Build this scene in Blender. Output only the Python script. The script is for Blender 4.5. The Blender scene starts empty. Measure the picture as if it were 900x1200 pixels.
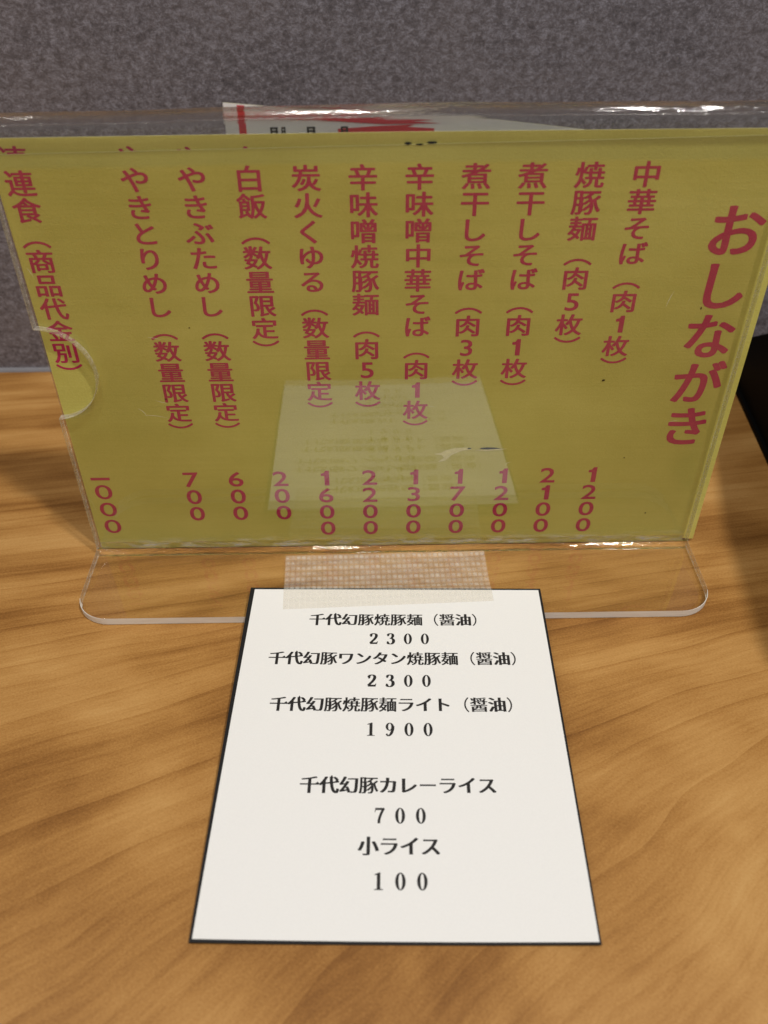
import bpy, bmesh, math, random
from mathutils import Vector, Matrix

MM = 0.001
random.seed(7)
scene = bpy.context.scene
col = scene.collection

# ------------------------------------------------------------------ camera
TILT, ROLL, YAW = math.radians(41.39), math.radians(-0.527), math.radians(-0.363)
CAM = Vector((-4.375, -212.0, 205.45)) * MM
F_PX = 965.74                                   # focal length in pixels of a 1200 px tall frame
cam_data = bpy.data.cameras.new('camera')
cam = bpy.data.objects.new('camera', cam_data)
col.objects.link(cam)
Rz = Matrix.Rotation(YAW, 3, 'Z')
ax = Rz @ Vector((1, 0, 0))
up = Rz @ Vector((0, math.sin(TILT), math.cos(TILT)))
fw = Rz @ Vector((0, math.cos(TILT), -math.sin(TILT)))
ax, up = math.cos(ROLL) * ax + math.sin(ROLL) * up, -math.sin(ROLL) * ax + math.cos(ROLL) * up
m = Matrix((ax, up, -fw)).transposed().to_4x4()
m.translation = CAM
cam.matrix_world = m
cam_data.sensor_fit = 'VERTICAL'
cam_data.sensor_height = 36.0
cam_data.sensor_width = 27.0
cam_data.lens = F_PX / 1200 * 36
cam_data.clip_start = 0.005
cam_data.clip_end = 50
cam_data.dof.use_dof = True
cam_data.dof.focus_distance = 0.262
cam_data.dof.aperture_fstop = cam_data.lens / 2.3
scene.camera = cam

# ------------------------------------------------------------------ light: indoor, ceiling downlights
world = bpy.data.worlds.new('World')
scene.world = world
world.use_nodes = True
bg = world.node_tree.nodes['Background']
bg.inputs['Color'].default_value = (1.0, 0.96, 0.92, 1)
bg.inputs['Strength'].default_value = 0.14


def downlight(x, y, z, watts, radius, color):
    ld = bpy.data.lights.new('downlight', 'AREA')
    ld.shape = 'DISK'
    ld.size = radius * 2
    ld.energy = watts
    ld.color = color
    o = bpy.data.objects.new('downlight', ld)
    col.objects.link(o)
    o.location = (x, y, z)
    o.rotation_euler = (Vector((0, 0, 0)) - Vector((x, y, z))).to_track_quat('-Z', 'Y').to_euler()
    return o


WARM = (1.0, 0.965, 0.92)
downlight(-0.09, -0.50, 1.5, 7.5, 0.06, WARM)
downlight(0.52, -0.46, 1.5, 14.5, 0.045, WARM)
downlight(-0.70, 0.06, 1.5, 2.0, 0.08, WARM)

scene.view_settings.view_transform = 'Standard'
scene.view_settings.look = 'None'
scene.view_settings.exposure = 0.0
scene.view_settings.gamma = 1.0
scene.render.engine = 'CYCLES'
scene.cycles.max_bounces = 8
scene.cycles.transparent_max_bounces = 14
scene.cycles.transmission_bounces = 8
scene.cycles.use_denoising = True


# ------------------------------------------------------------------ node helpers
class NT:
    def __init__(self, name):
        self.mat = bpy.data.materials.new(name)
        self.mat.use_nodes = True
        self.t = self.mat.node_tree
        self.t.nodes.clear()
        self.out = self.t.nodes.new('ShaderNodeOutputMaterial')

    def n(self, kind, **kw):
        nd = self.t.nodes.new('ShaderNode' + kind)
        for k, v in kw.items():
            if k.startswith('_'):
                setattr(nd, k[1:], v)
        return nd

    def link(self, a, b):
        self.t.links.new(a, b)

    def put(self, nd, key, v):
        s = nd.inputs[key]
        if hasattr(v, 'links') or isinstance(v, bpy.types.NodeSocket):
            self.link(v, s)
        else:
            s.default_value = v

    def math(self, op, a, b=0.0, clamp=False):
        nd = self.n('Math', _operation=op, _use_clamp=clamp)
        self.put(nd, 0, a)
        self.put(nd, 1, b)
        return nd.outputs[0]

    def coord(self):
        return self.n('TexCoord').outputs['Object']

    def mapping(self, vec, scale=(1, 1, 1), loc=(0, 0, 0), rot=(0, 0, 0)):
        nd = self.n('Mapping')
        self.link(vec, nd.inputs['Vector'])
        nd.inputs['Scale'].default_value = scale
        nd.inputs['Location'].default_value = loc
        nd.inputs['Rotation'].default_value = rot
        return nd.outputs[0]

    def noise(self, vec, scale, detail=4.0, rough=0.55, dist=0.0):
        nd = self.n('TexNoise')
        self.link(vec, nd.inputs['Vector'])
        nd.inputs['Scale'].default_value = scale
        nd.inputs['Detail'].default_value = detail
        nd.inputs['Roughness'].default_value = rough
        nd.inputs['Distortion'].default_value = dist
        return nd.outputs['Fac']

    def ramp(self, fac, stops):
        nd = self.n('ValToRGB')
        self.link(fac, nd.inputs['Fac'])
        e = nd.color_ramp.elements
        while len(e) > 1:
            e.remove(e[-1])
        e[0].position, e[0].color = stops[0][0], tuple(stops[0][1]) + (1,)
        for p, c in stops[1:]:
            x = e.new(p)
            x.color = tuple(c) + (1,)
        return nd.outputs['Color']

    def framp(self, fac, a, b, lo=0.0, hi=1.0):
        nd = self.n('MapRange', _clamp=True)
        self.put(nd, 0, fac)
        for i, v in enumerate((a, b, lo, hi)):
            nd.inputs[i + 1].default_value = v
        return nd.outputs[0]

    def mixc(self, fac, a, b, mode='MIX'):
        nd = self.n('Mix', _data_type='RGBA', _blend_type=mode)
        self.put(nd, 0, fac)
        for k, v in ((6, a), (7, b)):
            if isinstance(v, (tuple, list)):
                nd.inputs[k].default_value = tuple(v) + ((1,) if len(v) == 3 else ())
            else:
                self.link(v, nd.inputs[k])
        return nd.outputs[2]

    def bump(self, h, strength, dist):
        nd = self.n('Bump')
        self.link(h, nd.inputs['Height'])
        nd.inputs['Strength'].default_value = strength
        nd.inputs['Distance'].default_value = dist
        return nd.outputs[0]

    def principled(self, color, rough=0.5, spec=0.5, normal=None):
        nd = self.n('BsdfPrincipled')
        if isinstance(color, (tuple, list)):
            nd.inputs['Base Color'].default_value = tuple(color) + (1,)
        else:
            self.link(color, nd.inputs['Base Color'])
        self.put(nd, 'Roughness', rough)
        nd.inputs['Specular IOR Level'].default_value = spec
        if normal is not None:
            self.link(normal, nd.inputs['Normal'])
        return nd.outputs[0]

    def mixs(self, fac, a, b):
        nd = self.n('MixShader')
        self.put(nd, 0, fac)
        self.link(a, nd.inputs[1])
        self.link(b, nd.inputs[2])
        return nd.outputs[0]

    def done(self, shader):
        self.link(shader, self.out.inputs['Surface'])
        return self.mat


# ------------------------------------------------------------------ materials
def mat_wood():
    k = NT('honey_wood_laminate')
    sep = k.n('SeparateXYZ')
    k.link(k.coord(), sep.inputs[0])
    X = k.math('MULTIPLY', sep.outputs[0], 1000.0)      # mm
    Y = k.math('MULTIPLY', sep.outputs[1], 1000.0)
    # the grain runs almost along the counter near the wall and swings round towards the room
    w = k.math('ADD', Y, 150.0)
    wl = k.math('MAXIMUM', k.math('MINIMUM', w, 150.0), -60.0)
    G = k.math('ADD', k.math('MULTIPLY', wl, 1.1), k.math('MULTIPLY', k.math('POWER', k.math('ABSOLUTE', wl), 3.0), 0.0000867))
    G = k.math('ADD', G, k.math('MULTIPLY', k.math('SUBTRACT', w, wl), 6.95))
    V = k.math('MULTIPLY', k.math('SUBTRACT', G, X), 0.2)
    U = k.math('ADD', X, k.math('MULTIPLY', Y, 0.5))
    cmb = k.n('CombineXYZ')
    k.link(U, cmb.inputs[0])
    k.link(V, cmb.inputs[1])
    P = cmb.outputs[0]
    wob = k.noise(k.mapping(P, (0.008, 0.016, 1)), 1.0, 2, 0.5)
    V2 = k.math('ADD', V, k.math('MULTIPLY', k.math('SUBTRACT', wob, 0.5), 11.0))
    c2 = k.n('CombineXYZ')
    k.link(U, c2.inputs[0])
    k.link(V2, c2.inputs[1])
    Q = c2.outputs[0]
    broad = k.noise(k.mapping(Q, (0.0035, 0.055, 1)), 1.0, 3, 0.5)
    mid = k.noise(k.mapping(Q, (0.007, 0.26, 1), (31, 7, 0)), 1.0, 4, 0.6)
    fibre = k.noise(k.mapping(Q, (0.07, 1.8, 1), (90, 7, 0)), 1.0, 4, 0.7)
    figure = k.noise(k.mapping(P, (0.015, 0.040, 1), (5.3, 2.2, 0)), 1.0, 3, 0.5, 0.3)
    sand = k.noise(k.mapping(k.coord(), (1500, 1900, 1), (0, 0, 0), (0, 0, 0.5)), 1.0, 3, 0.7)
    f = k.math('ADD', k.math('MULTIPLY', broad, 0.24), k.math('MULTIPLY', mid, 0.17))
    f = k.math('ADD', f, k.math('MULTIPLY', figure, 0.46))
    f = k.math('ADD', f, k.math('MULTIPLY', fibre, 0.16))
    f = k.math('ADD', f, k.math('MULTIPLY', sand, 0.22))
    # growth rings: a thin dark latewood line that fades out on one side
    R1 = k.math('FRACT', k.math('ADD', k.math('MULTIPLY', V2, 0.155), k.math('MULTIPLY', broad, 2.2)))
    R2 = k.math('FRACT', k.math('ADD', k.math('MULTIPLY', V2, 0.47), k.math('MULTIPLY', broad, 4.0)))
    gate = k.noise(k.mapping(Q, (0.010, 0.10, 1), (44, 21, 0)), 1.0, 2, 0.5)
    g1 = k.framp(gate, 0.36, 0.60)
    ring = k.math('MULTIPLY', k.math('POWER', R1, 7.0), g1)
    ring2 = k.math('MULTIPLY', k.math('POWER', R2, 5.0), k.framp(gate, 0.62, 0.42))
    f = k.math('SUBTRACT', f, k.math('ADD', k.math('MULTIPLY', ring, 0.075), k.math('MULTIPLY', ring2, 0.030)))
    c = k.ramp(f, [(0.45, (0.160, 0.062, 0.012)), (0.54, (0.268, 0.118, 0.027)), (0.62, (0.385, 0.189, 0.050)),
                   (0.70, (0.480, 0.258, 0.080)), (0.80, (0.570, 0.338, 0.122))])
    # tiny dark flecks
    vor = k.n('TexVoronoi')
    k.link(k.mapping(k.coord(), (20, 30, 1), (3, 9, 0)), vor.inputs['Vector'])
    vor.inputs['Scale'].default_value = 1.0
    c = k.mixc(k.framp(vor.outputs['Distance'], 0.010, 0.026, 0.8, 0.0), c, (0.030, 0.015, 0.009))
    nrm = k.bump(fibre, 0.10, 0.0002)
    return k.done(k.principled(c, 0.40, 0.28, nrm))


def mat_wall():
    k = NT('grey_mottled_wall_panel')
    P = k.coord()
    P = k.mapping(P, (1000, 1000, 1000))
    w = k.n('TexNoise')
    k.link(P, w.inputs['Vector'])
    w.inputs['Scale'].default_value = 0.22
    va = k.n('VectorMath', _operation='MULTIPLY_ADD')
    k.link(w.outputs['Color'], va.inputs[0])
    va.inputs[1].default_value = (2.5, 2.5, 2.5)
    k.link(P, va.inputs[2])
    P2 = va.outputs[0]
    a = k.noise(k.mapping(P2, (0.30, 0.30, 0.40)), 1.0, 5, 0.65)
    b = k.noise(k.mapping(P2, (0.95, 0.95, 1.3), (5, 5, 5)), 1.0, 4, 0.75)
    g = k.noise(k.mapping(P, (0.016, 0.016, 0.03), (2, 2, 2)), 1.0, 3, 0.5)
    f = k.math('ADD', k.math('MULTIPLY', a, 0.42), k.math('MULTIPLY', b, 0.44))
    f = k.math('ADD', f, k.math('MULTIPLY', g, 0.20))
    c = k.ramp(f, [(0.38, (0.072, 0.064, 0.071)), (0.50, (0.152, 0.138, 0.152)), (0.57, (0.240, 0.228, 0.260)),
                   (0.68, (0.390, 0.385, 0.445))])
    c = k.mixc(k.framp(g, 0.42, 0.62, 0.0, 0.30), c, (0.130, 0.102, 0.090))
    nrm = k.bump(a, 0.25, 0.0006)
    return k.done(k.principled(c, 0.72, 0.25, nrm))


def schlick(k, f0=0.05):
    lw = k.n('LayerWeight')
    lw.inputs['Blend'].default_value = 0.5
    fac = k.math('POWER', lw.outputs['Facing'], 5.0)
    return k.math('ADD', f0, k.math('MULTIPLY', fac, 1 - f0), clamp=True)


def mat_acrylic_face():
    k = NT('clear_acrylic_face')
    tr = k.n('BsdfTransparent')
    tr.inputs['Color'].default_value = (0.982, 0.982, 0.975, 1)
    gl = k.n('BsdfGlossy')
    gl.inputs['Color'].default_value = (1, 1, 1, 1)
    gl.inputs['Roughness'].default_value = 0.018
    return k.done(k.mixs(schlick(k), tr.outputs[0], gl.outputs[0]))


def mat_scuff():
    """whitish abrasion: scattered rubbed patches, clear between them"""
    k = NT('rubbed_acrylic')
    P = k.mapping(k.coord(), (1000, 1000, 1000))
    blot = k.noise(k.mapping(P, (0.10, 0.4, 0.55)), 1.0, 5, 0.75)
    at = k.n('Attribute', _attribute_name='wear')
    s = k.math('MULTIPLY', at.outputs['Fac'], k.framp(blot, 0.46, 0.66, 0.0, 0.55))
    df = k.n('BsdfDiffuse')
    df.inputs['Color'].default_value = (0.80, 0.79, 0.74, 1)
    tr = k.n('BsdfTransparent')
    return k.done(k.mixs(s, tr.outputs[0], df.outputs[0]))


def mat_acrylic_solid():
    k = NT('clear_acrylic_bend')
    P = k.mapping(k.coord(), (1000, 1000, 1000))
    nrm = k.bump(k.noise(k.mapping(P, (0.03, 0.3, 0.3)), 1.0, 4, 0.6), 0.25, 0.0015)
    g = k.n('BsdfGlass')
    g.inputs['Color'].default_value = (0.97, 0.965, 0.95, 1)
    g.inputs['Roughness'].default_value = 0.03
    g.inputs['IOR'].default_value = 1.49
    k.link(nrm, g.inputs['Normal'])
    return k.done(g.outputs[0])


def mat_acrylic_edge(name, lo, hi, tint=(0.86, 0.84, 0.74, 1)):
    k = NT(name)
    P = k.mapping(k.coord(), (1000, 1000, 1000))
    tr = k.n('BsdfTransparent')
    tr.inputs['Color'].default_value = (0.95, 0.94, 0.90, 1)
    gl = k.n('BsdfGlossy')
    gl.inputs['Roughness'].default_value = 0.10
    body = k.mixs(schlick(k, 0.07), tr.outputs[0], gl.outputs[0])
    d = k.n('BsdfDiffuse')
    d.inputs['Color'].default_value = tint
    n = k.noise(k.mapping(P, (0.12, 0.5, 0.8)), 1.0, 3, 0.6)
    return k.done(k.mixs(k.framp(n, 0.35, 0.65, lo, hi), body, d.outputs[0]))


def mat_acrylic_fold():
    """thin-walled clear fold: its ripples catch the lamps"""
    k = NT('clear_acrylic_fold')
    P = k.mapping(k.coord(), (1000, 1000, 1000))
    nrm = k.bump(k.noise(k.mapping(P, (0.05, 0.4, 0.4)), 1.0, 4, 0.6), 0.35, 0.0012)
    tr = k.n('BsdfTransparent')
    tr.inputs['Color'].default_value = (0.95, 0.95, 0.935, 1)
    gl = k.n('BsdfGlossy')
    gl.inputs['Roughness'].default_value = 0.10
    k.link(nrm, gl.inputs['Normal'])
    g = k.n('BsdfGlass')
    g.inputs['IOR'].default_value = 1.49
    g.inputs['Roughness'].default_value = 0.04
    k.link(nrm, g.inputs['Normal'])
    return k.done(k.mixs(0.55, k.mixs(schlick(k, 0.06), tr.outputs[0], gl.outputs[0]), g.outputs[0]))


def mat_sheet(see=0.10):
    k = NT('olive_yellow_paper')
    P = k.mapping(k.coord(), (1000, 1000, 1000))
    band = k.noise(k.mapping(P, (0.02, 2.6, 2.6)), 1.0, 3, 0.6)
    blot = k.noise(k.mapping(P, (0.014, 0.022, 0.022)), 1.0, 4, 0.6)
    grain = k.noise(k.mapping(P, (1.6, 2.0, 2.0)), 1.0, 4, 0.7)
    f = k.math('ADD', k.math('MULTIPLY', band, 0.15), k.math('MULTIPLY', blot, 0.55))
    f = k.math('ADD', f, k.math('MULTIPLY', grain, 0.25))
    c = k.ramp(f, [(0.36, (0.590, 0.535, 0.120)), (0.52, (0.675, 0.622, 0.160)), (0.66, (0.745, 0.695, 0.210))])
    nrm = k.bump(grain, 0.45, 0.0003)
    body = k.principled(c, 0.75, 0.2, nrm)
    if see > 0:
        tr = k.n('BsdfTransparent')
        tr.inputs['Color'].default_value = (1, 0.95, 0.6, 1)
        body = k.mixs(see, body, tr.outputs[0])
    return k.done(body)


def mat_plain(name, c, rough=0.6, spec=0.3, var=0.0, scale=1.0, bump=0.0):
    k = NT(name)
    P = k.mapping(k.coord(), (1000 * scale,) * 3)
    n = k.noise(P, 1.0, 5, 0.65)
    if var > 0:
        lo = tuple(v * (1 - var) for v in c)
        hi = tuple(min(0.95, v * (1 + var)) for v in c)
        cc = k.ramp(n, [(0.35, lo), (0.65, hi)])
    else:
        cc = c
    nrm = k.bump(n, bump, 0.0003) if bump > 0 else None
    return k.done(k.principled(cc, rough, spec, nrm))


def mat_tape():
    k = NT('clear_woven_tape')
    P = k.mapping(k.coord(), (1000, 1000, 1000))
    at = k.n('Attribute', _attribute_name='weave')
    w = at.outputs['Fac']
    tr = k.n('BsdfTransparent')
    tr.inputs['Color'].default_value = (0.97, 0.95, 0.92, 1)
    pr = k.principled((0.88, 0.87, 0.80), 0.22, 0.6)
    n = k.noise(k.mapping(P, (0.15, 0.3, 1)), 1.0, 3, 0.6)
    a = k.math('ADD', k.math('MULTIPLY', w, 0.27), k.framp(n, 0.35, 0.7, 0.08, 0.18))
    return k.done(k.mixs(a, tr.outputs[0], pr))


WOOD, WALL = mat_wood(), mat_wall()
FACE, SOLID = mat_acrylic_face(), mat_acrylic_solid()
EDGE = mat_acrylic_edge('polished_acrylic_edge', 0.10, 0.32)
SAWN = mat_acrylic_edge('sawn_acrylic_edge', 0.85, 0.98, (0.93, 0.90, 0.83, 1))
FOLD = mat_acrylic_fold()
SCUFF = mat_scuff()
PAPER, PAPER2 = mat_sheet(0.16), mat_sheet(0.0)
RED = mat_plain('magenta_red_ink', (0.47, 0.032, 0.098), 0.7, 0.2, 0.08, 0.5)
BLACK_INK = mat_plain('black_toner', (0.014, 0.013, 0.013), 0.55, 0.3)
WHITE = mat_plain('white_card_paper', (0.80, 0.795, 0.775), 0.7, 0.2, 0.015, 2.2, 0.06)
BACKING = mat_plain('black_backing_board', (0.010, 0.010, 0.011), 0.5, 0.25)
FLYER = mat_plain('white_flyer_paper', (0.78, 0.77, 0.78), 0.6, 0.3, 0.03, 0.2)
FLYER_RED = mat_plain('bright_red_print', (0.62, 0.03, 0.045), 0.6, 0.3)
BLACK_GLOSS = mat_plain('satin_black_plastic', (0.004, 0.004, 0.004), 0.6, 0.04)
TEAR = mat_plain('torn_paper_cream', (0.74, 0.68, 0.33), 0.8, 0.2, 0.08, 1.0, 0.4)
DARK = mat_plain('dark_gap', (0.010, 0.010, 0.006), 0.8, 0.1)
BEAD = mat_plain('grey_sealant', (0.19, 0.185, 0.20), 0.6, 0.3, 0.1, 0.1)
TAPE = mat_tape()


# ------------------------------------------------------------------ mesh helpers
def tag(o, label=None, cat=None, group=None, kind=None):
    for key, v in (('label', label), ('category', cat), ('group', group), ('kind', kind)):
        if v:
            o[key] = v
    return o


def mesh_obj(name, verts, faces, mats, parent=None, fmat=None, smooth=False):
    me = bpy.data.meshes.new(name)
    me.from_pydata([tuple(v) for v in verts], [], faces)
    for mt in (mats if isinstance(mats, (list, tuple)) else [mats]):
        me.materials.append(mt)
    if fmat:
        for p, i in zip(me.polygons, fmat):
            p.material_index = i
    if smooth:
        for i, p in enumerate(me.polygons):
            p.use_smooth = smooth if isinstance(smooth, bool) else smooth[i]
    me.update()
    o = bpy.data.objects.new(name, me)
    col.objects.link(o)
    if parent:
        o.parent = parent
    return o


def empty(name, loc=(0, 0, 0)):
    o = bpy.data.objects.new(name, None)
    o.empty_display_size = 0.02
    o.location = loc
    col.objects.link(o)
    return o


# ------------------------------------------------------------------ setting
def grid_sheet(name, x0, x1, y0, y1, z, mat):
    return mesh_obj(name, [(x0, y0, z), (x1, y0, z), (x1, y1, z), (x0, y1, z)], [(0, 1, 2, 3)], mat)


WALL_Y = 0.1255
tag(grid_sheet('counter_top', -1.6, 1.6, -0.62, WALL_Y + 0.01, 0.0, WOOD), kind='structure')
wall = mesh_obj('wall', [(-1.6, WALL_Y, -0.002), (1.6, WALL_Y, -0.002), (1.6, WALL_Y, 1.3), (-1.6, WALL_Y, 1.3)],
                [(0, 1, 2, 3)], WALL)
tag(wall, kind='structure')
# sealant bead where wall and counter meet
vs, fs = [], []
prof = [(-1.8, 0.05), (-1.5, 0.7), (-0.9, 1.35), (-0.1, 1.7)]
for i in range(41):
    x = -1.6 + 3.2 * i / 40
    for a, b in prof:
        j = 1 + 0.08 * math.sin(i * 2.3)
        vs.append((x, WALL_Y + a * j * MM, b * j * MM))
for i in range(40):
    for j in range(3):
        a = i * 4 + j
        fs.append((a, a + 4, a + 5, a + 1))
bead = mesh_obj('sealant_bead', vs, fs, BEAD, wall, smooth=True)

# ------------------------------------------------------------------ the stand's own frame: x across, t up the panel, n out of its face
LEAN = math.radians(3.29)
TV = Vector((0, math.sin(LEAN), math.cos(LEAN)))
NV = Vector((0, -math.cos(LEAN), math.sin(LEAN)))


def pane(x, t, n=0.0):
    return (Vector((x, 0, 0)) + TV * t + NV * n) * MM


HALF = 1.4                      # half the acrylic's thickness
NF = 0.5 - HALF                # middle of the front panel
NB = -3.1 - HALF                # middle of the rear panel
FOLD_T = 142.4
RB = 2.2                        # bend radius at the foot
ZB = 0.3 + HALF                 # middle of the base plate
cz = ZB + RB
cn = NF + RB
cy = (cz * math.sin(LEAN) - cn) / math.cos(LEAN)

# stations: (y, z, normal angle, kind, path t)  ; normal points to the upper/front side of the sheet
st_base, st_front, st_fold, st_back = [], [], [], []
Y_FRONT, XH, RC = -33.0, 105.0, 11.0
for i in range(11):             # rounded front corners
    a = math.pi / 2 * (i / 10)
    st_base.append(((Y_FRONT + RC - RC * math.cos(a), ZB), (0, 1), XH - RC + RC * math.sin(a)))
st_base.append(((cy, ZB), (0, 1), XH))
nb = len(st_base)
for i in range(1, 11):          # bend up
    a = -math.pi / 2 + (math.pi / 2 - LEAN) * i / 10
    d = (math.cos(a), math.sin(a))
    st_base.append(((cy + RB * d[0], cz + RB * d[1]), (-d[0], -d[1]), XH))
P0 = st_base[-1][0]
t0 = P0[0] * math.sin(LEAN) + P0[1] * math.cos(LEAN)


def fp(t, n):
    v = TV * t + NV * n
    return (v.y, v.z)


NOTCH_T, NOTCH_R = 72.0, 15.2
ts = [t0, 20, 40, 55, NOTCH_T - NOTCH_R - 0.6]
ts += [NOTCH_T - NOTCH_R * math.cos(math.pi * i / 36) for i in range(37)]
ts += [NOTCH_T + NOTCH_R + 0.6, 105, 120, 132, 138, FOLD_T]
for t in ts:
    dx = 0.0
    if abs(t - NOTCH_T) < NOTCH_R:
        dx = math.sqrt(NOTCH_R ** 2 - (t - NOTCH_T) ** 2)
        dx = max(0.0, dx - 0.6)
    st_front.append((fp(t, NF), (NV.y, NV.z), (XH - dx, XH)))
RF = (NF - NB) / 2
for i in range(13):
    a = math.pi * i / 12
    n = (NF + NB) / 2 + RF * math.cos(a)
    t = FOLD_T + RF * math.sin(a)
    d = NV * math.cos(a) + TV * math.sin(a)
    st_fold.append((fp(t, n), (d.y, d.z), XH))
for t in (FOLD_T, 130, 100, 60, 20, 0.9):
    st_back.append((fp(t, NB), (-NV.y, -NV.z), XH))


def top_warp(x, z):
    """The heat-bent fold is not dead straight: it sags towards the left end."""
    if z < 100:
        return 0.0
    w = min(1.0, (z - 100) / 40)
    u = x / 105
    return w * (0.25 - 0.95 * max(0, -u - 0.15) ** 1.4 * 2.0 + 0.18 * math.sin(u * 5.1 + 1.0) + 0.10 * math.sin(u * 13 + 0.4))


NX = 56


def ribbon(name, stations, parent, flat_mat, cap0=False, cap1=False):
    """A bent acrylic strip: two faces and four worked edges, open where it runs on into its neighbour."""
    bev = 0.22
    rows = []
    verts, faces, fm, sm = [], [], [], []
    for (y, z), (ny, nz), xh in stations:
        xl, xr = (xh if isinstance(xh, tuple) else (xh, xh))
        ring = []
        top = [(-xl + bev + (xl + xr - 2 * bev) * i / NX, HALF) for i in range(NX + 1)]
        bot = [(x, -HALF) for x, _ in reversed(top)]
        ring = top + [(xr, HALF - bev), (xr, -HALF + bev)] + bot + [(-xl, -HALF + bev), (-xl, HALF - bev)]
        idx = []
        for x, h in ring:
            zz = z + h * nz
            idx.append(len(verts))
            verts.append(Vector((x, y + h * ny, zz + top_warp(x, zz))) * MM)
        rows.append(idx)
    L = len(rows[0])
    for r in range(len(rows) - 1):
        for j in range(L):
            j2 = (j + 1) % L
            faces.append((rows[r][j], rows[r][j2], rows[r + 1][j2], rows[r + 1][j]))
            side = (NX <= j < NX + 3) or (j >= 2 * NX + 3)
            fm.append((3 if name == 'base_plate' and r < 9 else 1) if side else (flat_mat[r] if isinstance(flat_mat, list) else flat_mat))
            sm.append(not side)
    for flag, row, rev in ((cap0, rows[0], True), (cap1, rows[-1], False)):
        if not flag:
            continue
        tp = row[:NX + 1]
        bt = list(reversed(row[NX + 3:2 * NX + 4]))
        for i in range(NX):
            q = (tp[i], tp[i + 1], bt[i + 1], bt[i])
            faces.append(q if rev else tuple(reversed(q)))
            fm.append(3)
            sm.append(False)
        for q in ((tp[-1], row[NX + 1], row[NX + 2], bt[-1]), (tp[0], bt[0], row[-2], row[-1])):
            faces.append(q if rev else tuple(reversed(q)))
            fm.append(3)
            sm.append(False)
    o = mesh_obj(name, verts, faces, [FACE, EDGE, SOLID, SAWN, FOLD], parent, fm, sm)
    bm = bmesh.new()
    bm.from_mesh(o.data)
    cen = Vector((0, 0, 0))
    # orient outwards: the first broad face must look along its station's normal
    bm.faces.ensure_lookup_table()
    f = bm.faces[NX // 2]
    (y, z), (ny, nz), _ = stations[0]
    f.normal_update()
    if f.normal.dot(Vector((0, ny, nz))) < 0:
        bmesh.ops.reverse_faces(bm, faces=bm.faces[:])
    bm.to_mesh(o.data)
    bm.free()
    return o


stand = empty('menu_stand', (0, 0, 0))
tag(stand, 'clear acrylic upright menu stand with rounded foot and thumb notch', 'menu stand')
ribbon('base_plate', st_base, stand, [0] * (nb - 1) + [2] * (len(st_base) - nb), cap0=True)
ribbon('front_panel', st_front, stand, 0)
ribbon('top_fold', st_fold, stand, 4)
ribbon('back_panel', st_back, stand, 0, cap1=True)

# rubbed band near the foot of the front panel, a few scratches
vs, fs, wr = [], [], []
for i in range(121):
    x = -103 + 206 * i / 120
    for j, t in enumerate((2.6, 3.6, 4.8, 6.4, 8.6)):
        vs.append(pane(x, t + 0.4 * math.sin(x * 0.21), 0.53))
        wr.append((0.0, 0.8, 1.0, 0.5, 0.0)[j])
for i in range(120):
    for j in range(4):
        a = i * 5 + j
        fs.append((a, a + 5, a + 6, a + 1))
sc = mesh_obj('rubbed_band', vs, fs, SCUFF, stand)
sc.data.attributes.new('wear', 'FLOAT', 'POINT').data.foreach_set('value', wr)
SCRATCH = mat_plain('bright_scratch', (0.72, 0.70, 0.52), 0.5, 0.5)
for x, t, dx, dt, bow in ((-78, 58.0, 7.5, -1.2, 0.3), (-79.5, 60.5, 2.5, -3.4, 0.5), (-70, 62.2, -3.5, 1.1, 0.1), (37, 37.2, 2.0, 1.2, 0.3),
                          (-72, 84.5, 4, -0.8, 0.1), (79, 92, 1.5, 5, 0.2), (-101.5, 106, 1.2, -3.0, 0.1), (88, 53, 3, 0.4, 0.2), (11, 60, 2.4, -0.5, 0.1)):
    pts = []
    L = math.hypot(dx, dt)
    for i in range(7):
        u = i / 6
        q = bow * math.sin(math.pi * u)
        pts.append((x + dx * u - dt / L * q, t + dt * u + dx / L * q, 0.055 * math.sin(math.pi * min(0.95, u + 0.05))))
    vs = []
    for px, pt, h in pts:
        vs += [pane(px - dt / L * h, pt + dx / L * h, 0.54), pane(px + dt / L * h, pt - dx / L * h, 0.54)]
    mesh_obj('scratch', vs, [(2 * i, 2 * i + 1, 2 * i + 3, 2 * i + 2) for i in range(6)], SCRATCH, stand)

# ------------------------------------------------------------------ lettering
tc = bpy.data.curves.new('glyph_source', 'FONT')
to = bpy.data.objects.new('glyph_source', tc)
col.objects.link(to)
tc.resolution_u = 4
_cache = {}


ONE = ([(0.20, 0.0), (0.33, 0.0), (0.33, 0.70), (0.235, 0.70), (0.19, 0.60), (0.09, 0.565), (0.09, 0.475), (0.20, 0.475)],
       [(0, 1, 2, 3, 4, 7), (4, 5, 6, 7)])


def glyph(ch, off=0.0):
    if ch == '1':
        return ONE
    key = (ch, round(off, 4))
    if key not in _cache:
        tc.body = ch
        tc.offset = off
        bpy.context.view_layer.update()
        me = to.to_mesh()
        _cache[key] = ([(v.co.x, v.co.y) for v in me.vertices], [tuple(p.vertices) for p in me.polygons])
        to.to_mesh_clear()
    return _cache[key]


VERT = {'（': '︵', '）': '︶'}


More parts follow.
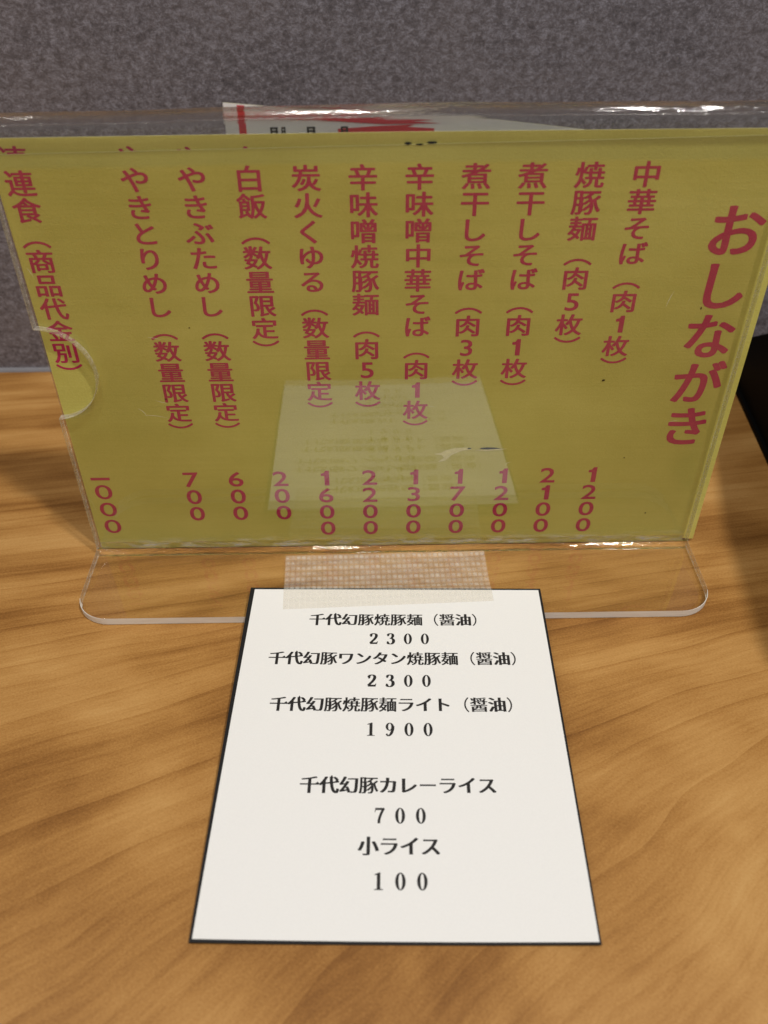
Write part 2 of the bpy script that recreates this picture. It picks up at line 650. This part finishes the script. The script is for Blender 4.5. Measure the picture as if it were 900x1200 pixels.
class Ink:
    """Collects the glyphs of one line of print."""

    def __init__(self, place):
        self.v, self.f, self.place = [], [], place

    def add(self, vs, fs, fn, h=0.0):
        b = len(self.v)
        self.v += [self.place(*fn(x, y), h) for x, y in vs]
        self.f += [tuple(i + b for i in f) for f in fs]

    def bold(self, vs, fs, fn, rx, ry, copies=6):
        """thicken a regular-weight glyph: a stack of hair-thin layers, each nudged a little"""
        for i in range(copies):
            a = 2 * math.pi * i / copies + 0.4
            dx, dy = rx * math.cos(a), ry * math.sin(a)
            self.add([(x + dx, y + dy) for x, y in vs], fs, fn, 0.003 * i)

    def build(self, name, mat, parent):
        return mesh_obj(name, self.v, self.f, mat, parent)


def column(text, cx, top, ex, ey, adv, place, bold=0.022, copies=6):
    ink = Ink(place)
    t = top
    for ch in text:
        vs, fs = glyph(VERT.get(ch, ch))
        bo = bold if ch not in '（）' else 0.018
        if ch.isascii() and ch.isdigit():
            xs = [v[0] for v in vs]
            ys = [v[1] for v in vs]
            mx, my = (min(xs) + max(xs)) / 2, (min(ys) + max(ys)) / 2
            s = 0.74 / (max(ys) - min(ys))
            ink.bold(vs, fs, lambda x, y: (cx + (x - mx) * s * 1.12 * ex, t - ey * 0.5 + (y - my) * s * ey), bo * 0.6, bo * 0.5, copies)
        else:
            ink.bold(vs, fs, lambda x, y: (cx + (x - 0.5) * ex, t - (0.88 - y) * ey), bo * 1.25, bo * 0.62, copies)
        t -= adv
    return ink


def price(text, cx, top, place, adv=7.25, w=5.6, h=5.9, bold=0.013, copies=6):
    ink = Ink(place)
    t = top
    for ch in text:
        vs, fs = glyph(ch)
        xs = [v[0] for v in vs]
        ys = [v[1] for v in vs]
        mx, my = (min(xs) + max(xs)) / 2, (min(ys) + max(ys)) / 2
        sy = h / (max(ys) - min(ys))
        sx = w / 0.50
        if ch == '一':
            sx, sy = w * 1.02 / 0.94, 9.0
            ink.bold(vs, fs, lambda x, y: (cx + (x - mx) * sx, t - 0.5 + (y - my) * sy), 0.0, 0.022, 4)
            t -= 3.0
            continue
        if ch == '1':
            sx *= 0.95
        ink.bold(vs, fs, lambda x, y: (cx + (x - mx) * sx, t - h / 2 + (y - my) * sy), bold, bold, copies)
        t -= adv
    return ink


ITEMS = [('中華そば（肉1枚）', '1200'), ('焼豚麺（肉5枚）', '2100'), ('煮干しそば（肉1枚）', '1200'), ('煮干しそば（肉3枚）', '1700'),
         ('辛味噌中華そば（肉1枚）', '1300'), ('辛味噌焼豚麺（肉5枚）', '2200'), ('炭火くゆる（数量限定）', '1600'),
         ('白飯（数量限定）', '200'), ('やきぶためし（数量限定）', '600'), ('やきとりめし（数量限定）', '700')]


def print_menu(sheet, place, copies=6):
    column('おしながき', 95.0, 120.8, 16.2, 15.9, 15.85, place, 0.025, copies).build('title_lettering', RED, sheet)
    for i, (name, yen) in enumerate(ITEMS):
        cx = 67.4 - 15.03 * i
        column(name, cx, 131.75, 8.1, 7.1, 7.13, place, 0.022, copies).build('dish_lettering', RED, sheet)
        price(yen, cx, 33.6, place, copies=copies).build('price_lettering', RED, sheet)
    column('連食（商品代金別）', -98.3, 131.2, 8.0, 7.1, 7.05, place, 0.022, copies).build('dish_lettering', RED, sheet)
    price('一000', -98.3, 32.0, place, adv=7.5, w=6.5, h=6.0, bold=0.004, copies=copies).build('price_lettering', RED, sheet)


def paper(name, outline, n, mat, thick=0.20):
    """A sheet with real thickness, subdivided a little so that it can bow."""
    pts = [pane(x, t, n) for x, t in outline] + [pane(x, t, n - thick) for x, t in outline]
    k = len(outline)
    faces = [tuple(range(k)), tuple(range(2 * k - 1, k - 1, -1))]
    faces += [(i, i + k, (i + 1) % k + k, (i + 1) % k) for i in range(k)]
    o = mesh_obj(name, pts, faces, [mat, PAPER_EDGE])
    for p in o.data.polygons[2:]:
        p.material_index = 1
    return o


PAPER_EDGE = mat_plain('pale_paper_edge', (0.80, 0.76, 0.45), 0.8, 0.2)
front = paper('menu_sheet', [(-104.3, 1.2), (104.1, 1.2), (104.1, 137.7), (60, 137.0), (0, 136.2), (-104.0, 134.9)], -2.47, PAPER)
tag(front, 'olive yellow menu sheet with crimson vertical lettering, facing out of the stand', 'menu sheet')
rear = paper('menu_sheet', [(-103.6, 1.6), (108.0, 1.6), (108.4, 139.2), (0, 139.3), (-104.6, 138.8)], -2.76, PAPER2)
tag(rear, 'second yellow sheet tucked behind the menu, its top and side edges peeking out', 'menu sheet')
print_menu(front, lambda x, t, h=0.0: pane(x, t, -2.445 + h))
RA = 0.021
print_menu(rear, lambda x, t, h=0.0: pane(x + RA * (t - 131), t + 3.9 - RA * x, -2.73 + h), 3)

# torn spot and pinholes in the front sheet
tn = -2.40
flap = [(15.0, 36.6), (17.5, 37.2), (19.6, 39.5), (22.5, 40.9), (26.0, 41.6), (24.5, 42.4), (20.5, 42.2), (17.2, 41.2),
        (16.0, 40.4), (13.5, 39.9), (16.3, 39.4), (17.0, 38.4)]
mesh_obj('torn_flap', [pane(x, t, tn + 0.02 * (i % 3)) for i, (x, t) in enumerate(flap)], [tuple(range(len(flap)))], TEAR, front)
rip = [(26.5, 41.3), (31, 40.9), (36.5, 41.3), (37.8, 41.7), (36, 41.7), (31, 41.4)]
mesh_obj('torn_lip', [pane(x, t, tn + 0.03) for x, t in rip], [tuple(range(len(rip)))], TEAR, front)
slit = [(28.6, 41.75), (31.5, 41.5), (35.8, 41.8), (33.6, 42.15), (31.2, 42.3), (29.2, 42.15)]
mesh_obj('slit', [pane(x, t, tn + 0.05) for x, t in slit], [tuple(range(len(slit)))], DARK, front)
for (hx, ht, hw, hh) in ((25.2, 41.95, 0.8, 0.28), (65.5, 66.7, 0.6, 0.4), (90.5, 90.2, 0.22, 0.5), (88.5, 14, 0.3, 0.3),
                         (4.0, 136.6, 1.2, 0.35), (10.3, 136.7, 1.5, 0.35), (7.2, 136.3, 1.1, 0.2), (-60.0, 86.0, 0.3, 0.2),
                         (77.0, 37.5, 0.3, 0.25), (-71, 62, 0.4, 0.2)):
    pl = [(hx + hw * math.cos(a) * random.uniform(0.7, 1.1), ht + hh * math.sin(a) * random.uniform(0.7, 1.1))
          for a in [2 * math.pi * i / 9 for i in range(9)]]
    mesh_obj('pinhole', [pane(x, t, tn + 0.06) for x, t in pl], [tuple(range(9))], DARK, front)

# ------------------------------------------------------------------ price card lying on the foot of the stand
KX, KY, KROT, KW, KL = 0.232, -22.3, math.radians(-1.277), 97.0, 112.0
card = empty('price_card', (KX * MM, KY * MM, 0))
tag(card, 'white price card with black lettering on a black backing, flat on the counter', 'card')


def cardp(x, y, z):
    """card space (x across, y negative towards the diner) -> parent-local metres; the card leans on the base plate"""
    c, s = math.cos(KROT), math.sin(KROT)
    v = min(1.0, max(0.0, -y / KL))
    lift = 3.55 * (1 - v) + 0.55 * math.sin(math.pi * v) + 0.8 * (x / 48) ** 2 * v
    return Vector((c * x - s * y, s * x + c * y, z + lift)) * MM


def slab(name, quad, z0, z1, mat, parent, n=14):
    """a thin board, gridded so that it can follow the card's slight bow (corners: front-left, front-right, back-right, back-left)"""
    (ax_, ay_), (bx_, by_), (cx_, cy_), (dx_, dy_) = quad
    pts = []
    for z in (z1, z0):
        for j in range(n + 1):
            for i in range(n + 1):
                u, v = i / n, j / n
                x = (ax_ * (1 - u) + bx_ * u) * (1 - v) + (dx_ * (1 - u) + cx_ * u) * v
                y = (ay_ * (1 - u) + by_ * u) * (1 - v) + (dy_ * (1 - u) + cy_ * u) * v
                pts.append(cardp(x, y, z))
    q = lambda i, j, k=0: k * (n + 1) ** 2 + j * (n + 1) + i
    faces = []
    for j in range(n):
        for i in range(n):
            faces.append((q(i, j), q(i + 1, j), q(i + 1, j + 1), q(i, j + 1)))
            faces.append((q(i, j, 1), q(i, j + 1, 1), q(i + 1, j + 1, 1), q(i + 1, j, 1)))
    for i in range(n):
        faces += [(q(i, 0, 1), q(i + 1, 0, 1), q(i + 1, 0), q(i, 0)), (q(i + 1, n, 1), q(i, n, 1), q(i, n), q(i + 1, n)),
                  (q(0, i + 1, 1), q(0, i, 1), q(0, i), q(0, i + 1)), (q(n, i, 1), q(n, i + 1, 1), q(n, i + 1), q(n, i))]
    return mesh_obj(name, pts, faces, mat, parent)


slab('backing', [(-48.6, -111.6), (48.5, -111.4), (48.5, 0.1), (-48.3, 0.3)], 0.02, 0.55, BACKING, card)
face_z = 0.70
slab('card_face', [(-47.9, -110.9), (48.0, -110.9), (47.7, -0.7), (-46.8, -0.6)], 0.57, face_z, WHITE, card)


def mincho(ink, ch, x0, yb, em):
    """Ming-style kanji: hairline horizontals, heavy verticals, small triangular serifs."""
    vs, fs = glyph(ch)
    wide = 0.006 if ch in '（）ー' else 0.028 if ch in '麺醤焼豚' else 0.044
    fn = lambda x, y: (x0 + x * em, yb + y * em)
    for i, d in enumerate((-wide, -wide * 0.6, -wide * 0.2, wide * 0.2, wide * 0.6, wide)):
        ink.add([(x + d, y) for x, y in vs], fs, fn, 0.003 * i)
    if ch in '（）麺醤焼豚':
        return
    # boundary loops -> right ends of horizontal strokes
    cnt, own = {}, {}
    for f in fs:
        k = len(f)
        for i in range(k):
            a, b = f[i], f[(i + 1) % k]
            key = (min(a, b), max(a, b))
            cnt[key] = cnt.get(key, 0) + 1
            own[key] = f
    nb = {}
    for (a, b), c in cnt.items():
        if c == 1:
            nb.setdefault(a, []).append(b)
            nb.setdefault(b, []).append(a)
    for (a, b), c in cnt.items():
        if c != 1:
            continue
        (xa, ya), (xb, yb2) = vs[a], vs[b]
        if ya < yb2:
            a, b, xa, ya, xb, yb2 = b, a, xb, yb2, xa, ya
        hgt = ya - yb2
        if not (0.03 < hgt < 0.10) or abs(xa - xb) > 0.2 * hgt:
            continue
        g = own[(min(a, b), max(a, b))]
        if sum(vs[i][0] for i in g) / len(g) > max(xa, xb):
            continue
        prev = [q for q in nb.get(a, []) if q != b]
        if not prev:
            continue
        px, py = vs[prev[0]]
        if xa - px < 0.07 or abs(py - ya) > 0.25 * (xa - px):
            continue
        w = min(0.17, 0.5 * (xa - px) + 0.04)
        tri = [(xa - w, ya - 0.01), (xa + wide + 0.012, ya - 0.012), (xa - 0.25 * w, ya + 0.095)]
        ink.add(tri, [(0, 1, 2)], fn, 0.021)


def nib(points, rx, ry, steps=8):
    """Broad-nib stroke through control points (Catmull-Rom)."""
    P = [points[0]] + points + [points[-1]]
    path = []
    for i in range(1, len(P) - 2):
        for s in range(steps):
            t = s / steps
            q = []
            for d in (0, 1):
                a, b, c, e = P[i - 1][d], P[i][d], P[i + 1][d], P[i + 2][d]
                q.append(0.5 * (2 * b + (c - a) * t + (2 * a - 5 * b + 4 * c - e) * t * t + (3 * b - a - 3 * c + e) * t ** 3))
            path.append(q)
    path.append(list(points[-1]))
    vs, fs = [], []
    for i, (x, y) in enumerate(path):
        x1, y1 = path[max(0, i - 1)]
        x2, y2 = path[min(len(path) - 1, i + 1)]
        dx, dy = x2 - x1, y2 - y1
        l = math.hypot(dx, dy) or 1
        nx, ny = -dy / l, dx / l
        h = math.sqrt((rx * nx) ** 2 + (ry * ny) ** 2)
        vs += [(x + nx * h, y + ny * h), (x - nx * h, y - ny * h)]
    fs = [(2 * i, 2 * i + 1, 2 * i + 3, 2 * i + 2) for i in range(len(path) - 1)]
    return vs, fs


def dot(x, y, r):
    return [(x + r * math.cos(a), y + r * math.sin(a)) for a in [2 * math.pi * i / 14 for i in range(14)]], [tuple(range(14))]


def numeral(ch):
    """Old-style book numerals in a full-width cell (x 0..1, y 0..0.78)."""
    S = []
    T, t = 0.088, 0.028
    if ch == '0':
        vs, fs = [], []
        for i in range(32):
            a = 2 * math.pi * i / 32
            vs += [(0.5 + 0.24 * math.cos(a), 0.38 + 0.40 * math.sin(a)), (0.5 + 0.085 * math.cos(a), 0.38 + 0.350 * math.sin(a))]
        fs = [(2 * i, 2 * i + 1, (2 * i + 3) % 64, (2 * i + 2) % 64) for i in range(32)]
        S.append((vs, fs))
    elif ch == '1':
        S.append(([(0.425, 0.03), (0.585, 0.03), (0.585, 0.78), (0.53, 0.78), (0.425, 0.72)], [(0, 1, 2, 3, 4)]))
        S.append(([(0.30, -0.01), (0.71, -0.01), (0.71, 0.022), (0.58, 0.05), (0.43, 0.05), (0.30, 0.022)], [(0, 1, 2, 3, 4, 5)]))
        S.append(([(0.31, 0.66), (0.31, 0.695), (0.53, 0.78), (0.50, 0.70), (0.44, 0.665)], [(0, 1, 2, 3, 4)]))
    elif ch == '2':
        S.append(nib([(0.32, 0.60), (0.36, 0.71), (0.49, 0.765), (0.62, 0.70), (0.64, 0.56), (0.55, 0.37), (0.41, 0.20), (0.29, 0.05)], T, t))
        S.append(([(0.27, -0.01), (0.70, -0.01), (0.74, 0.20), (0.715, 0.20), (0.66, 0.115), (0.30, 0.105)], [(0, 1, 2, 3, 4, 5)]))
        S.append(dot(0.335, 0.575, 0.058))
    elif ch == '3':
        S.append(nib([(0.32, 0.63), (0.38, 0.73), (0.49, 0.765), (0.60, 0.70), (0.61, 0.55), (0.53, 0.44), (0.43, 0.41)], T * 0.95, t))
        S.append(nib([(0.43, 0.41), (0.56, 0.39), (0.655, 0.28), (0.64, 0.11), (0.52, 0.0), (0.38, 0.02), (0.30, 0.12)], T * 1.05, t))
        S.append(dot(0.335, 0.615, 0.052))
        S.append(dot(0.315, 0.135, 0.058))
    elif ch == '7':
        S.append(([(0.27, 0.55), (0.295, 0.55), (0.33, 0.66), (0.66, 0.66), (0.735, 0.77), (0.30, 0.77)], [(0, 1, 2, 3, 4, 5)]))
        S.append(nib([(0.715, 0.755), (0.60, 0.52), (0.52, 0.30), (0.485, 0.14), (0.48, -0.01)], 0.066, 0.03))
    elif ch == '9':
        vs, fs = [], []
        for i in range(28):
            a = 2 * math.pi * i / 28
            vs += [(0.49 + 0.215 * math.cos(a), 0.54 + 0.24 * math.sin(a)), (0.49 + 0.08 * math.cos(a), 0.54 + 0.195 * math.sin(a))]
        fs = [(2 * i, 2 * i + 1, (2 * i + 3) % 56, (2 * i + 2) % 56) for i in range(28)]
        S.append((vs, fs))
        S.append(nib([(0.655, 0.58), (0.645, 0.36), (0.56, 0.12), (0.44, 0.005), (0.34, 0.04)], T * 0.9, t))
        S.append(dot(0.345, 0.075, 0.055))
    return S


ROWS = [('千代幻豚焼豚麺（醤油）', -27.6, -15.8, 5.22), ('2300', -9.3, -23.5, 5.35), ('千代幻豚ワンタン焼豚麺（醤油）', -39.0, -31.3, 5.32),
        ('2300', -9.6, -39.5, 5.45), ('千代幻豚焼豚麺ライト（醤油）', -36.8, -48.0, 5.34), ('1900', -9.6, -56.2, 5.45),
        ('千代幻豚カレーライス', -25.8, -73.5, 5.34), ('700', -6.8, -82.0, 5.45), ('小ライス', -9.5, -90.2, 5.34), ('100', -6.8, -99.0, 5.45)]
for text, x0, yb, em in ROWS:
    ink = Ink(lambda x, y, h=0.0: cardp(x, y, face_z + 0.02 + h))
    x = x0
    for ch in text:
        if ch.isdigit():
            for i, (vs, fs) in enumerate(numeral(ch)):
                ink.add(vs, fs, lambda a, b: (x + a * em, yb + b * em), 0.004 * i)
        else:
            mincho(ink, ch, x, yb + 0.03 * em, em)
        x += em
    ink.build('price_lettering' if text.isdigit() else 'dish_lettering', BLACK_INK, card)

# ------------------------------------------------------------------ woven tape holding the card to the stand
NXT, NYT, SUB = 38, 10, 8
c00, c10, c11, c01 = (-36.5, -31.0), (32.6, -28.6), (32.0, -4.2), (-37.7, -5.0)     # x, y on the counter
vs, wv = [], []
W_, H_ = NXT * SUB, NYT * SUB
kc, ks = math.cos(KROT), math.sin(KROT)
for j in range(H_ + 1):
    for i in range(W_ + 1):
        a, b = i / W_, j / H_
        x = (c00[0] * (1 - a) + c10[0] * a) * (1 - b) + (c01[0] * (1 - a) + c11[0] * a) * b
        y = (c00[1] * (1 - a) + c10[1] * a) * (1 - b) + (c01[1] * (1 - a) + c11[1] * a) * b
        yk = -(x - KX) * ks + (y - KY) * kc                     # depth in card space
        top = 3.55 * (1 + yk / KL) + 0.82 + 0.15 * max(0, -yk) / 10                       # card surface
        s = min(1, max(0, (yk + 0.2) / 3.5))
        s = s * s * (3 - 2 * s)
        z = top * (1 - s) + 3.22 * s
        if y > -5.5:
            z += (y + 5.5) ** 2 * 0.20                          # runs a little way up the bend
        u, v = a * NXT, b * NYT
        warp = abs(math.sin(math.pi * (u))) ** 0.45
        weft = abs(math.sin(math.pi * v)) ** 0.9
        jit = (1.0 if (int(v) % 2) else 0.72) * (0.8 + 0.2 * math.sin(u * 1.7 + v * 2.9))
        h = warp * weft * jit
        vs.append((x * MM, y * MM, (z + 0.16 * h + 0.05 * math.sin(a * 17) * math.sin(b * 5)) * MM))
        wv.append(h)
fs = []
for j in range(H_):
    for i in range(W_):
        q = j * (W_ + 1) + i
        fs.append((q, q + 1, q + W_ + 2, q + W_ + 1))
tape = mesh_obj('adhesive_tape', vs, fs, TAPE, smooth=True)
att = tape.data.attributes.new('weave', 'FLOAT', 'POINT')
att.data.foreach_set('value', wv)
tag(tape, 'translucent woven strip of tape joining the price card to the stand', 'tape')

# ------------------------------------------------------------------ flyer standing behind the stand
FN = -6.0
fly = [(-43.4, 0.6), (47.0, -0.2), (50.0, 138.6), (20, 142.0), (-20, 143.9), (-43.0, 145.9)]
flyer = paper('flyer', fly, FN, FLYER, 0.2)
tag(flyer, 'white printed flyer with red bands propped behind the acrylic stand', 'flyer')


def flat(name, pts, mat, parent, n):
    return mesh_obj(name, [pane(x, t, n) for x, t in pts], [tuple(range(len(pts)))], mat, parent)


flat('red_stripe', [(-39.8, 100), (-37.9, 100), (-37.6, 145.2), (-39.5, 145.3)], FLYER_RED, flyer, FN + 0.05)
flat('red_band', [(-42.9, 141.9), (-42.9, 142.2), (-18, 142.4), (-9, 142.5), (1, 141.7), (11, 141.3), (5, 141.0), (13, 140.5), (-2, 140.4), (-10, 140.9), (-20, 141.6)], FLYER_RED, flyer, FN + 0.08)
flat('red_panel', [(-12, 110), (10, 110), (11, 139.3), (4, 139.7), (6, 140.3), (-4, 140.0), (-14, 139.4)], FLYER_RED, flyer, FN + 0.06)
for bx, w in ((-31.5, 2.0), (-28.6, 1.1), (-22.0, 2.2), (-13.2, 1.9)):
    for r in range(9):
        y1 = 140.0 - r * 2.6
        for (ax0, ay0, ax1, ay1) in ((0, 0, 1, 0.22), (0, 0.42, 1, 0.62), (0.1, 0.8, 0.95, 1.0), (0, 0, 0.25, 1.0), (0.7, 0.05, 0.95, 0.9)):
            flat('printed_mark', [(bx + w * ax0, y1 - 2 * ay1), (bx + w * ax1, y1 - 2 * ay1), (bx + w * ax1, y1 - 2 * ay0), (bx + w * ax0, y1 - 2 * ay0)],
                 BLACK_INK, flyer, FN + 0.10 + 0.01 * (ax0 > 0)) if r < 2 else None

# ------------------------------------------------------------------ black wedge-shaped block beside the stand
prof = [(109, 0), (109, 20), (106.5, 24), (31, 75), (-20, 98), (-75, 104), (-82, 100), (-86, 0)]
inner = []
cyy = sum(a for a, _ in prof) / len(prof)
czz = sum(b for _, b in prof) / len(prof)
x0, x1, bv = 1.4, 106.0, 2.0   # local: the rim's left side is x = 0, y = 0 lies 92 mm behind the menu
rings = []
for x, s in ((x0, bv), (x0 + bv * 0.35, bv * 0.35), (x0 + bv, 0), (x1 - bv, 0), (x1, bv)):
    ring = []
    for y, z in prof:
        d = Vector((cyy - y, czz - z)).normalized() * s
        ring.append((x * MM, (y - 92 + d.x) * MM, max(0.0, z + d.y if z > 0 else 0.0) * MM))
    rings.append(ring)
vs = [v for r in rings for v in r]
k = len(prof)
fs = [tuple(range(k - 1, -1, -1)), tuple(range(4 * k, 5 * k))]
for r in range(4):
    for i in range(k):
        fs.append((r * k + i, r * k + (i + 1) % k, (r + 1) * k + (i + 1) % k, (r + 1) * k + i))
block = empty('table_stand', (155.0 * MM, 92.0 * MM, 0))
block.rotation_euler = (0, 0, math.radians(-4.6))
tag(block, 'satin black wedge shaped stand against the wall beside the menu', 'stand')
bo = mesh_obj('body', vs, fs, BLACK_GLOSS, block)
bm = bmesh.new()
bm.from_mesh(bo.data)
bmesh.ops.recalc_face_normals(bm, faces=bm.faces[:])
bm.to_mesh(bo.data)
bm.free()
pv = [(0, 18, 0.1), (107, 18, 0.1), (107, -180, 0.1), (0, -180, 0.1)]
pv += [(x, y, 2.4) for x, y, _ in pv]
po = mesh_obj('foot_rim', [Vector(v) * MM for v in pv], [(3, 2, 1, 0), (4, 5, 6, 7), (0, 1, 5, 4), (1, 2, 6, 5), (2, 3, 7, 6), (3, 0, 4, 7)],
              BLACK_GLOSS, block)

bpy.data.objects.remove(to)
bpy.data.curves.remove(tc)
